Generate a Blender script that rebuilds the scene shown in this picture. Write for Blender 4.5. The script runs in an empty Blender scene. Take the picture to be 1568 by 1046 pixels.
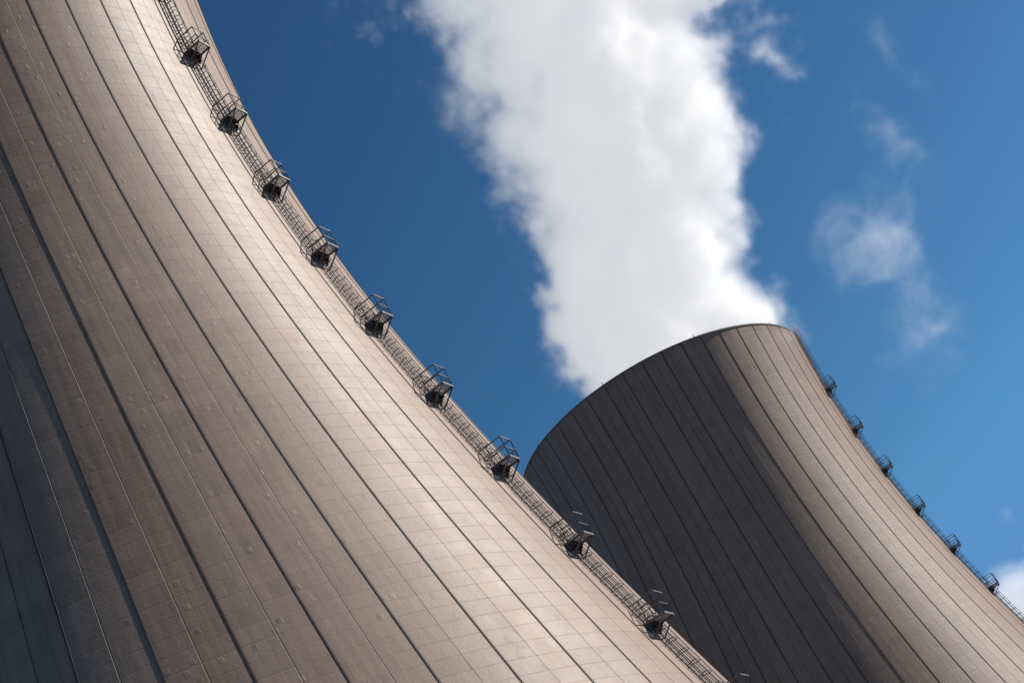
import bpy, math, random
from mathutils import Vector, Matrix
random.seed(4)
scene=bpy.context.scene
H=113.0; RT=23.954; ZT=99.884; B=58.218; STEP=7.624; ZB=9.0
CAMZ=1.7; NR=48
def rad(z): return RT*math.sqrt(1+((z-ZT)/B)**2)
def drad(z): return RT*RT*(z-ZT)/(B*B)/rad(z)

# ---------------------------------------------------------------- node helpers
class N:
    def __init__(s,nt): s.nt=nt
    def new(s,t,**kw):
        n=s.nt.nodes.new(t)
        for k,v in kw.items(): setattr(n,k,v)
        return n
    def link(s,a,b): s.nt.links.new(a,b)
    def put(s,v,sock):
        if isinstance(v,(int,float,tuple)): sock.default_value=v
        else: s.link(v,sock)
    def m(s,op,a,b=None,c=None,clamp=False):
        n=s.new('ShaderNodeMath',operation=op,use_clamp=clamp)
        s.put(a,n.inputs[0])
        if b is not None: s.put(b,n.inputs[1])
        if c is not None: s.put(c,n.inputs[2])
        return n.outputs[0]
    def comb(s,x,y,z):
        n=s.new('ShaderNodeCombineXYZ')
        for i,v in enumerate((x,y,z)): s.put(v,n.inputs[i])
        return n.outputs[0]
    def noise(s,vec,scale,detail=4,rough=.55):
        n=s.new('ShaderNodeTexNoise'); s.link(vec,n.inputs['Vector'])
        n.inputs['Scale'].default_value=scale; n.inputs['Detail'].default_value=detail; n.inputs['Roughness'].default_value=rough
        return n.outputs[0]
    def wn(s,vec):
        n=s.new('ShaderNodeTexWhiteNoise',noise_dimensions='3D'); s.link(vec,n.inputs['Vector']); return n.outputs['Value']
    def mr(s,v,a,b,c,d,smooth=False):
        n=s.new('ShaderNodeMapRange'); n.clamp=True
        if smooth: n.interpolation_type='SMOOTHSTEP'
        s.put(v,n.inputs[0])
        for i,x in enumerate((a,b,c,d)): s.put(x,n.inputs[i+1])
        return n.outputs[0]

def new_mat(name):
    m=bpy.data.materials.new(name); m.use_nodes=True
    return m,N(m.node_tree),m.node_tree.nodes['Principled BSDF']

# concrete shell ------------------------------------------------------------
def concrete():
    m,n,p=new_mat('cast_concrete')
    uv=n.new('ShaderNodeUVMap'); uv.uv_map='UVMap'
    sp=n.new('ShaderNodeSeparateXYZ'); n.link(uv.outputs[0],sp.inputs[0])
    u,v=sp.outputs[0],sp.outputs[1]
    obj=n.new('ShaderNodeTexCoord').outputs['Object']
    fv=n.m('FRACT',v); iv=n.m('FLOOR',v)
    u2=n.m('MULTIPLY',u,2.0); fu2=n.m('FRACT',u2); iu2=n.m('FLOOR',u2)
    u8=n.m('MULTIPLY',u,6.0); iu8=n.m('FLOOR',u8)
    hl=n.m('ABSOLUTE',n.m('SUBTRACT',fv,.5)); hline=n.mr(hl,.46,.485,0,1)
    vl=n.m('ABSOLUTE',n.m('SUBTRACT',fu2,.5)); vline=n.mr(vl,.480,.486,0,1)
    cell=n.wn(n.comb(iu2,iv,1.0)); row=n.wn(n.comb(3.0,iv,5.0)); sub=n.wn(n.comb(iu8,iv,9.0)); strip=n.wn(n.comb(iu2,7.0,2.0))
    # small cast-in plates and repair patches
    pu=n.m('MULTIPLY',u,9.0); pv=n.m('MULTIPLY',v,2.0)
    patch=n.wn(n.comb(n.m('FLOOR',pu),n.m('FLOOR',pv),2.0))
    pin=n.m('MULTIPLY',n.mr(n.m('ABSOLUTE',n.m('SUBTRACT',n.m('FRACT',pu),.5)),.3,.34,1,0),n.mr(n.m('ABSOLUTE',n.m('SUBTRACT',n.m('FRACT',pv),.5)),.26,.34,1,0))
    pmask=n.m('MULTIPLY',pin,n.m('GREATER_THAN',patch,.968))
    big=n.noise(obj,.045,3); mid=n.noise(obj,.5,4); fine=n.noise(obj,5.0,3)
    streak=n.noise(n.comb(n.m('MULTIPLY',u,9.0),n.m('MULTIPLY',v,.08),0.0),1.0,4,.65)
    t=n.m('MULTIPLY_ADD',n.m('SUBTRACT',cell,.5),.07,1.0)
    t=n.m('ADD',t,n.m('MULTIPLY',n.m('SUBTRACT',row,.5),.07))
    t=n.m('ADD',t,n.m('MULTIPLY',n.m('SUBTRACT',strip,.5),.12))
    t=n.m('ADD',t,n.m('MULTIPLY',n.m('SUBTRACT',sub,.5),.06))
    t=n.m('ADD',t,n.m('MULTIPLY',n.m('SUBTRACT',big,.5),.38))
    t=n.m('ADD',t,n.m('MULTIPLY',n.m('SUBTRACT',mid,.5),.28))
    t=n.m('ADD',t,n.m('MULTIPLY',n.m('SUBTRACT',fine,.5),.26))
    t=n.m('ADD',t,n.m('MULTIPLY',n.m('SUBTRACT',streak,.5),.75))
    t=n.m('SUBTRACT',t,n.m('MULTIPLY',n.m('MULTIPLY',hline,n.mr(mid,.38,.62,.15,1)),.10))
    t=n.m('SUBTRACT',t,n.m('MULTIPLY',vline,.55))
    # dirt washed down along the ribs
    rd=n.mr(n.m('ABSOLUTE',n.m('SUBTRACT',n.m('FRACT',u),.5)),.42,.5,0,1,True)
    t=n.m('SUBTRACT',t,n.m('MULTIPLY',n.m('MULTIPLY',rd,n.mr(streak,.35,.65,.2,1)),.16))
    t=n.m('SUBTRACT',t,n.m('MULTIPLY',pmask,n.mr(patch,.968,1.0,-.12,.22)))
    mx=n.new('ShaderNodeMix',data_type='RGBA')
    n.link(big,mx.inputs[0]); mx.inputs[6].default_value=(.325,.215,.148,1); mx.inputs[7].default_value=(.305,.218,.160,1)
    sc=n.new('ShaderNodeVectorMath',operation='SCALE'); n.link(mx.outputs[2],sc.inputs[0]); n.link(t,sc.inputs['Scale'])
    n.link(sc.outputs[0],p.inputs['Base Color'])
    rg=n.m('ADD',n.mr(mid,.3,.7,.53,.58),n.m('MULTIPLY',n.m('SUBTRACT',streak,.5),.12))
    n.put(rg,p.inputs['Roughness']); p.inputs['Specular IOR Level'].default_value=.36
    h=n.m('MULTIPLY',hline,-.007)
    h=n.m('ADD',h,n.m('MULTIPLY',vline,-.03))
    h=n.m('ADD',h,n.m('MULTIPLY',cell,.004))
    h=n.m('ADD',h,n.m('MULTIPLY',sub,.004))
    h=n.m('ADD',h,n.m('MULTIPLY',pmask,.010))
    h=n.m('ADD',h,n.m('MULTIPLY',mid,.025))
    h=n.m('ADD',h,n.m('MULTIPLY',fine,.008))
    bp=n.new('ShaderNodeBump'); bp.inputs['Strength'].default_value=.8; bp.inputs['Distance'].default_value=1.0
    n.link(h,bp.inputs['Height']); n.link(bp.outputs[0],p.inputs['Normal'])
    return m
def simple(name,col,rough,metal=0,var=.2,scale=2.0):
    m,n,p=new_mat(name)
    obj=n.new('ShaderNodeTexCoord').outputs['Object']
    f=n.mr(n.noise(obj,scale,3),.3,.7,1-var,1+var)
    sc=n.new('ShaderNodeVectorMath',operation='SCALE'); sc.inputs[0].default_value=col; n.link(f,sc.inputs['Scale'])
    n.link(sc.outputs[0],p.inputs['Base Color']); p.inputs['Roughness'].default_value=rough; p.inputs['Metallic'].default_value=metal
    return m
M_con=concrete()
M_rib=simple('rib_concrete',(.065,.048,.038),.75,0,.2,1.0)
M_in=simple('inner_concrete',(.2,.17,.15),.8)
M_steel=simple('galvanised_steel',(.19,.185,.18),.55,.1,.3,1.5)
M_grate=simple('steel_grating',(.05,.05,.053),.6,.1)

def mesh_obj(name,verts,faces,mat,parent=None,smooth=False,uvs=None,mats=None,fm=None):
    me=bpy.data.meshes.new(name); me.from_pydata(verts,[],faces)
    for mm in (mats or [mat]): me.materials.append(mm)
    if fm: me.polygons.foreach_set('material_index',fm)
    if smooth: me.polygons.foreach_set('use_smooth',[True]*len(faces))
    if uvs is not None:
        l=me.uv_layers.new(name='UVMap'); 
        flat=[]
        for q in uvs:
            for c in q: flat+=c
        l.data.foreach_set('uv',flat)
    me.update()
    o=bpy.data.objects.new(name,me); scene.collection.objects.link(o)
    if parent: o.parent=parent
    return o
class Bars:
    def __init__(s): s.v=[];s.f=[];s.fm=[]
    def bar(s,a,b,w,h=None,ref=None,mi=0):
        a=Vector(a);b=Vector(b);d=b-a
        if d.length<1e-5:return
        d.normalize();ref=Vector(ref) if ref else (Vector((0,0,1)) if abs(d.z)<.9 else Vector((1,0,0)))
        x=d.cross(ref).normalized();y=x.cross(d).normalized();h=h or w
        i=len(s.v)
        for p in (a,b):
            for sx,sy in ((-1,-1),(1,-1),(1,1),(-1,1)): s.v.append(tuple(p+x*sx*w/2+y*sy*h/2))
        s.f+=[(i,i+1,i+2,i+3),(i+7,i+6,i+5,i+4)]+[(i+k,i+4+k,i+4+(k+1)%4,i+(k+1)%4) for k in range(4)]
        s.fm+=[mi]*6
    def quad(s,*p,mi=0):
        i=len(s.v); s.v+=[tuple(q) for q in p]; s.f.append(tuple(range(i,i+len(p)))); s.fm.append(mi)

def cooling_tower(name,cx,cy,lad,zfirst,ribphase):
    root=bpy.data.objects.new(name,None); scene.collection.objects.link(root); root.location=(cx,cy,0)
    NS,NZ=NR*4,90
    V=[];F=[];UV=[]
    zs=[ZB+(H-ZB)*j/NZ for j in range(NZ+1)]
    arc=[0]
    for j in range(NZ): arc.append(arc[-1]+math.hypot(zs[j+1]-zs[j],rad(zs[j+1])-rad(zs[j])))
    for j,z in enumerate(zs):
        r=rad(z)
        for i in range(NS):
            a=2*math.pi*i/NS+ribphase; V.append((r*math.cos(a),r*math.sin(a),z))
    for j in range(NZ):
        for i in range(NS):
            k=(i+1)%NS
            F.append((j*NS+i,j*NS+k,(j+1)*NS+k,(j+1)*NS+i))
            u0,u1=i/NS*NR,(i+1)/NS*NR; v0,v1=arc[j]/1.27,arc[j+1]/1.27
            UV.append(((u0,v0),(u1,v0),(u1,v1),(u0,v1)))
    mesh_obj('shell',V,F,M_con,root,True,UV)
    V=[];F=[]
    prof=[(rad(z)-(.9 if z<14 else .35),z) for z in zs]
    prof=[(rad(ZB),ZB)]+prof[:-1]+[(rad(H)-.45,H-1.2),(rad(H)-.9,H-1.0),(rad(H)-.9,H+.02),(rad(H)+.06,H+.02),(rad(H)+.06,H-.22),(rad(H)-.1,H-.22)]
    for r,z in prof:
        for i in range(NS):
            a=2*math.pi*i/NS+ribphase; V.append((r*math.cos(a),r*math.sin(a),z))
    for j in range(len(prof)-1):
        for i in range(NS):
            k=(i+1)%NS; F.append((j*NS+i,(j+1)*NS+i,(j+1)*NS+k,j*NS+k))
    mesh_obj('inner_wall_and_rim',V,F,M_in,root)
    V=[];F=[]
    w,h=.115,.038
    for k in range(NR):
        a=2*math.pi*k/NR+ribphase; er=Vector((math.cos(a),math.sin(a),0)); et=Vector((-er.y,er.x,0))
        i0=len(V)
        for z in zs[:-1]+[H-.3]:
            r=rad(z); c=er*r+Vector((0,0,z)); s=drad(z); nn=(er-Vector((0,0,s))).normalized()
            for t,o in ((-w,-.06),(-w*.7,h),(w*.7,h),(w,-.06)): V.append(tuple(c+et*t/2*1.3+nn*o))
        n=len(zs)
        for j in range(n-1):
            for q in range(3):
                p=i0+j*4+q; F.append((p,p+1,p+5,p+4))
        e=i0+(n-1)*4; F.append((e,e+1,e+2,e+3))
    mesh_obj('wind_ribs',V,F,M_rib,root)
    b=Bars()
    for k in range(NR):
        for sg in (-1,1):
            a0=2*math.pi*(k+.5)/NR; a1=a0+sg*math.pi/NR
            rb=rad(0)+.5; rt=rad(ZB)-.5
            b.bar((rb*math.cos(a0),rb*math.sin(a0),-.3),(rt*math.cos(a1),rt*math.sin(a1),ZB+.02),.8)
    mesh_obj('support_columns',b.v,b.f,M_in,root)
    b=Bars()
    for k in range(10):
        a=ribphase+2*math.pi*k/10+.1; r=rad(H)-.3
        b.bar((r*math.cos(a),r*math.sin(a),H),(r*math.cos(a),r*math.sin(a),H+.6),.1)
    mesh_obj('lightning_rods',b.v,b.f,M_steel,root)
    er=Vector((math.cos(lad),math.sin(lad),0)); et=Vector((-er.y,er.x,0)); Z=Vector((0,0,1))
    def P(z,t,o): return er*(rad(z)+o)+et*t+Z*z
    b=Bars()
    z=ZB+3; top=H+.8
    dz=.35
    while z<top-dz:
        zn=z+dz
        for t in (-.24,.24): b.bar(P(z,t,.22),P(zn,t,.22),.07)
        b.bar(P(z,-.24,.22),P(z,.24,.22),.03)
        for t,o in ((-.42,.55),(0,.85),(.42,.55)): b.bar(P(z,t,o),P(zn,t,o),.045)
        z=zn
    z=ZB+4
    while z<top:
        pts=[(-.24,.2),(-.42,.5),(-.3,.74),(0,.85),(.3,.74),(.42,.5),(.24,.2)]
        for q in range(6): b.bar(P(z,*pts[q]),P(z,*pts[q+1]),.045)
        for t in (-.24,.24): b.bar(P(z,t,-.05),P(z,t,.22),.05)
        z+=1.0
    z=ZB+3
    while z<H-1:
        b.bar(P(z,-.7,.12),P(z+1.2,-.7,.12),.07); z+=1.2
    k=0
    while zfirst-STEP*k>ZB+8:
        zf=zfirst-STEP*k; k+=1
        x0,x1=-.65,.75; o1=1.6
        def Q(t,o,dz): return er*(rad(zf)+o)+et*t+Z*(zf+dz)
        oo=-.02
        b.bar(Q((x0+x1)/2,oo,0),Q((x0+x1)/2,.7,0),x1-x0,.05,ref=Z,mi=1)
        for q in range(8):
            o=.78+q*.105; b.bar(Q(x0,o,0),Q(x1,o,0),.05,.04,ref=Z,mi=1)
        for t in (x0,x1): b.bar(Q(t,oo,0),Q(t,o1,0),.08,.16,ref=Z)
        b.bar(Q(x0,o1,0),Q(x1,o1,0),.08,.16,ref=Z)
        hh=1.6
        for t in (x0,x1):
            b.bar(Q(t,o1,0),Q(t,o1,hh),.08)
            b.bar(Q(t,.35,0),Q(t,.35,hh),.06)
            b.bar(Q(t,oo-.2,.75),Q(t,o1,.75),.05)
            b.bar(Q(t,oo-.3,hh),Q(t,o1,hh),.07)
            b.bar(Q(t,o1,0),Q(t,0.0,-1.2),.08)
            for q in range(1,6): b.bar(Q(t,o1*q/6,0),Q(t,o1*q/6,.75),.022,mi=1)
            b.quad(Q(t,oo,-.08),Q(t,.7,-.08),Q(t,.15,-.75),mi=1)
        b.bar(Q(x0,o1,.75),Q(x1,o1,.75),.05)
        b.bar(Q(x0,o1,hh),Q(x1,o1,hh),.07)
        b.bar(Q(x0,.35,hh),Q(x1,.35,hh),.05)
        for q in range(1,7):
            t=x0+(x1-x0)*q/7; b.bar(Q(t,o1,0),Q(t,o1,.75),.022,mi=1)
    mesh_obj('access_ladder_with_platforms',b.v,b.f,None,root,mats=[M_steel,M_grate],fm=b.fm)
    return root
a1,D1=-.2635,131.40; a2,D2=.0548,269.78
C1=(D1*math.sin(a1),D1*math.cos(a1)); C2=(D2*math.sin(a2),D2*math.cos(a2))
face1=math.atan2(C1[1],C1[0])+math.pi; face2=math.atan2(C2[1],C2[0])+math.pi
z2=H-10.754; z1=H-10.754-STEP*.483
cooling_tower('cooling_tower',C1[0],C1[1],face1+.9702,z1+STEP,face2+math.radians(18.4-.5))
cooling_tower('cooling_tower',C2[0],C2[1],face2+1.3518,z2,face2+math.radians(18.4))

# ground --------------------------------------------------------------------
mg,n,p=new_mat('soil_and_grass')
obj=n.new('ShaderNodeTexCoord').outputs['Object']
mx=n.new('ShaderNodeMix',data_type='RGBA'); n.link(n.mr(n.noise(obj,.03,6),.35,.65,0,1),mx.inputs[0])
mx.inputs[6].default_value=(.07,.052,.024,1); mx.inputs[7].default_value=(.115,.072,.042,1)
n.link(mx.outputs[2],p.inputs['Base Color']); p.inputs['Roughness'].default_value=.9
S=6000; G=20
V=[(-S+2*S*i/G,-S+2*S*j/G,0) for j in range(G+1) for i in range(G+1)]
F=[(j*(G+1)+i,j*(G+1)+i+1,(j+1)*(G+1)+i+1,(j+1)*(G+1)+i) for j in range(G) for i in range(G)]
mesh_obj('ground',V,F,mg)

# volumes -------------------------------------------------------------------
def vol_mat(name,dens,emi,g=.35,rate=3.0):
    m=bpy.data.materials.new(name); m.use_nodes=True; nt=m.node_tree; nt.nodes.clear(); n=N(nt)
    try:
        m.cycles.volume_step_rate=rate; m.cycles.volume_sampling='DISTANCE'
    except Exception as ex: print('VOLSET',ex)
    out=n.new('ShaderNodeOutputMaterial'); at=n.new('ShaderNodeAttribute',attribute_name='density')
    d=n.m('MULTIPLY',at.outputs['Fac'],dens)
    s=n.new('ShaderNodeVolumeScatter'); s.inputs['Color'].default_value=(1,1,1,1); s.inputs['Anisotropy'].default_value=g
    n.link(d,s.inputs['Density'])
    # added glow in place of repeated scattering in the droplets (isotropic, proportional to density)
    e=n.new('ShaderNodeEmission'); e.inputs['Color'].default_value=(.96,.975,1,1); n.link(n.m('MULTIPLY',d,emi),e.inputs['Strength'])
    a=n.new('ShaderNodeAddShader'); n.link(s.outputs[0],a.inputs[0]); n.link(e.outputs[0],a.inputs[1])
    n.link(a.outputs[0],out.inputs['Volume'])
    return m
def vol_obj(name,lo,hi,vox,build,mat):
    me=bpy.data.meshes.new(name); me.from_pydata([(0,0,0)],[],[]); o=bpy.data.objects.new(name,me); scene.collection.objects.link(o)
    ng=bpy.data.node_groups.new(name+'_field','GeometryNodeTree')
    ng.interface.new_socket('Geometry',in_out='INPUT',socket_type='NodeSocketGeometry')
    ng.interface.new_socket('Geometry',in_out='OUTPUT',socket_type='NodeSocketGeometry')
    n=N(ng); out=n.new('NodeGroupOutput'); vc=n.new('GeometryNodeVolumeCube')
    vc.inputs['Min'].default_value=lo; vc.inputs['Max'].default_value=hi
    for ax,i in (('X',0),('Y',1),('Z',2)): vc.inputs['Resolution '+ax].default_value=int((hi[i]-lo[i])/vox)
    pos=n.new('GeometryNodeInputPosition').outputs[0]
    n.link(build(n,pos),vc.inputs['Density'])
    sm=n.new('GeometryNodeSetMaterial'); sm.inputs['Material'].default_value=mat
    n.link(vc.outputs[0],sm.inputs[0]); n.link(sm.outputs[0],out.inputs[0])
    md=o.modifiers.new('field','NODES'); md.node_group=ng
    me.materials.append(mat)
    return o
def curve(n,v,z0,z1,y1,pts):
    t=n.mr(v,z0,z1,0,1); c=n.new('ShaderNodeFloatCurve'); n.link(t,c.inputs['Value'])
    cu=c.mapping.curves[0]
    P=[((z-z0)/(z1-z0),y/y1) for z,y in pts]
    cu.points[0].location=P[0]; cu.points[1].location=P[-1]
    for q in P[1:-1]: cu.points.new(*q)
    c.mapping.update()
    return n.m('MULTIPLY',c.outputs[0],y1)
def warp(n,pos,scale,amp,det=3):
    t=n.new('ShaderNodeTexNoise'); n.link(pos,t.inputs['Vector']); t.inputs['Scale'].default_value=scale; t.inputs['Detail'].default_value=det
    s=n.new('ShaderNodeVectorMath',operation='SUBTRACT'); n.link(t.outputs['Color'],s.inputs[0]); s.inputs[1].default_value=(.5,.5,.5)
    k=n.new('ShaderNodeVectorMath',operation='SCALE'); n.link(s.outputs[0],k.inputs[0]); k.inputs['Scale'].default_value=amp
    a=n.new('ShaderNodeVectorMath',operation='ADD'); n.link(pos,a.inputs[0]); n.link(k.outputs[0],a.inputs[1])
    return a.outputs[0]
def plume(n,pos):
    wp=warp(n,pos,.05,18,4)
    sp=n.new('ShaderNodeSeparateXYZ'); n.link(wp,sp.inputs[0]); x,y,z=sp.outputs
    s0=n.new('ShaderNodeSeparateXYZ'); n.link(pos,s0.inputs[0]); zz=s0.outputs[2]
    cx=curve(n,z,105,255,80,[(105,15),(113,18.5),(120,22),(135,24),(146,29),(157,33.5),(168,39),(190,46),(206,51),(230,59),(255,68)])
    R=curve(n,z,105,255,80,[(105,21),(113,20.5),(120,18.5),(135,17),(146,20.5),(157,23),(168,28),(190,34.5),(206,38),(230,42),(255,45)])
    dx=n.m('SUBTRACT',x,cx); dy=n.m('SUBTRACT',y,C2[1])
    d=n.m('SQRT',n.m('ADD',n.m('MULTIPLY',dx,dx),n.m('MULTIPLY',dy,dy)))
    f=n.m('SUBTRACT',1.0,n.m('DIVIDE',d,R))
    amp=n.mr(zz,113,195,1.15,3.3)
    sidepos=n.m('DIVIDE',dx,R)
    side=n.mr(sidepos,-.4,.9,.75,1.7)
    ns=n.m('SUBTRACT',n.noise(wp,.065,8,.66),.5)
    f=n.m('ADD',f,n.m('MULTIPLY',n.m('MULTIPLY',ns,amp),side))
    n2=n.m('SUBTRACT',n.noise(pos,.22,5,.66),.5)
    f=n.m('ADD',f,n.m('MULTIPLY',n2,.9))
    f=n.m('SUBTRACT',f,n.m('MULTIPLY',n.mr(sidepos,-.1,.7,0,.36),n.mr(zz,140,178,0,1)))
    top=n.m('MULTIPLY',n.mr(zz,130,190,.46,1.15),n.mr(sidepos,-.1,.6,.75,1.5))
    return n.m('MULTIPLY',n.m('POWER',n.mr(f,0,top,0,1,True),1.3),n.mr(zz,108,112,0,1))
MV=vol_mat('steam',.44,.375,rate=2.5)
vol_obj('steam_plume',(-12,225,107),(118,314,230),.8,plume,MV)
def blobs(L,base,thr,amp=3.2,rng=1.1):
    def f(n,pos):
        wp=warp(n,pos,.028,45,4)
        acc=None
        for (x,y,z,rx,ry,rz,w) in L:
            s=n.new('ShaderNodeVectorMath',operation='SUBTRACT'); n.link(wp,s.inputs[0]); s.inputs[1].default_value=(x,y,z)
            dv=n.new('ShaderNodeVectorMath',operation='DIVIDE'); n.link(s.outputs[0],dv.inputs[0]); dv.inputs[1].default_value=(rx,ry,rz)
            le=n.new('ShaderNodeVectorMath',operation='LENGTH'); n.link(dv.outputs[0],le.inputs[0])
            v=n.m('MULTIPLY',n.m('SUBTRACT',1.0,le.outputs['Value'],clamp=True),w)
            acc=v if acc is None else n.m('ADD',acc,v)
        ns=n.m('SUBTRACT',n.noise(wp,base,8,.7),.5)
        g=n.m('MULTIPLY',n.mr(acc,0,.35,0,1),ns)
        return n.mr(n.m('ADD',acc,n.m('MULTIPLY',g,amp)),thr,thr+rng,0,1,True)
    return f
MC=vol_mat('thin_cloud',.024,.36,rate=2.0)
vol_obj('cloud',(110,750,265),(295,850,495),1.6,blobs([(165,800,364,34,28,30,.66),(176,800,332,22,26,46,.62),(160,800,300,22,22,32,.36),(190,800,375,20,22,40,.42),(206,800,404,16,22,56,.52),(230,800,440,14,24,54,.38)],.07,.12,2.8,1.3),MC)
MC2=vol_mat('dense_cloud',.09,.4,rate=2.0)
vol_obj('cloud',(105,755,130),(215,845,245),1.6,blobs([(149,800,172,38,34,34,1.5),(158,800,214,12,14,14,.5)],.05,.3,2.2),MC2)

# light ---------------------------------------------------------------------
SUN_AZ=70.0; SUN_EL=38.0
sd=Vector((math.sin(math.radians(SUN_AZ))*math.cos(math.radians(SUN_EL)),math.cos(math.radians(SUN_AZ))*math.cos(math.radians(SUN_EL)),math.sin(math.radians(SUN_EL))))
L=bpy.data.lights.new('sun','SUN'); L.energy=5.0; L.angle=math.radians(.5); L.color=(1,.93,.85)
lo=bpy.data.objects.new('sun',L); scene.collection.objects.link(lo); lo.rotation_euler=sd.to_track_quat('Z','Y').to_euler(); lo.location=(200,0,300)
w=bpy.data.worlds.new('World'); scene.world=w; w.use_nodes=True; nt=w.node_tree; n=N(nt)
bg=nt.nodes['Background']; sky=n.new('ShaderNodeTexSky'); sky.sky_type='NISHITA'; sky.sun_disc=False
sky.sun_elevation=math.radians(SUN_EL); sky.sun_rotation=math.radians(SUN_AZ); sky.air_density=1.0; sky.dust_density=.3; sky.ozone_density=2.0
vm=n.new('ShaderNodeVectorMath',operation='MULTIPLY'); n.link(sky.outputs[0],vm.inputs[0]); vm.inputs[1].default_value=(.5*.07,1.08*.07,1.3*.07)
ga=n.new('ShaderNodeGamma'); n.link(vm.outputs[0],ga.inputs[0]); ga.inputs[1].default_value=2.0
v2=n.new('ShaderNodeVectorMath',operation='MULTIPLY'); n.link(ga.outputs[0],v2.inputs[0]); v2.inputs[1].default_value=(15.5/.07,4.15/.07,2.14/.07)
v3=n.new('ShaderNodeVectorMath',operation='MINIMUM'); n.link(v2.outputs[0],v3.inputs[0]); v3.inputs[1].default_value=(.10/.07,.29/.07,.58/.07)
n.link(v3.outputs[0],bg.inputs[0]); bg.inputs[1].default_value=.07
scene.view_settings.view_transform='Standard'; scene.view_settings.look='None'; scene.view_settings.exposure=0

# camera --------------------------------------------------------------------
e,rho,f=.4694,.5038,2853.2
ce,se,cr,sr=math.cos(e),math.sin(e),math.cos(rho),math.sin(rho)
r0=Vector((1,0,0));u0=Vector((0,-se,ce));fw=Vector((0,ce,se))
R=cr*r0-sr*u0;U=sr*r0+cr*u0
cam=bpy.data.cameras.new('camera'); co=bpy.data.objects.new('camera',cam); scene.collection.objects.link(co)
mt=Matrix((R,U,-fw)).transposed().to_4x4(); mt.translation=(0,0,CAMZ); co.matrix_world=mt
cam.sensor_width=36; cam.lens=f/1568*36; cam.clip_end=20000; cam.clip_start=.5
scene.camera=co
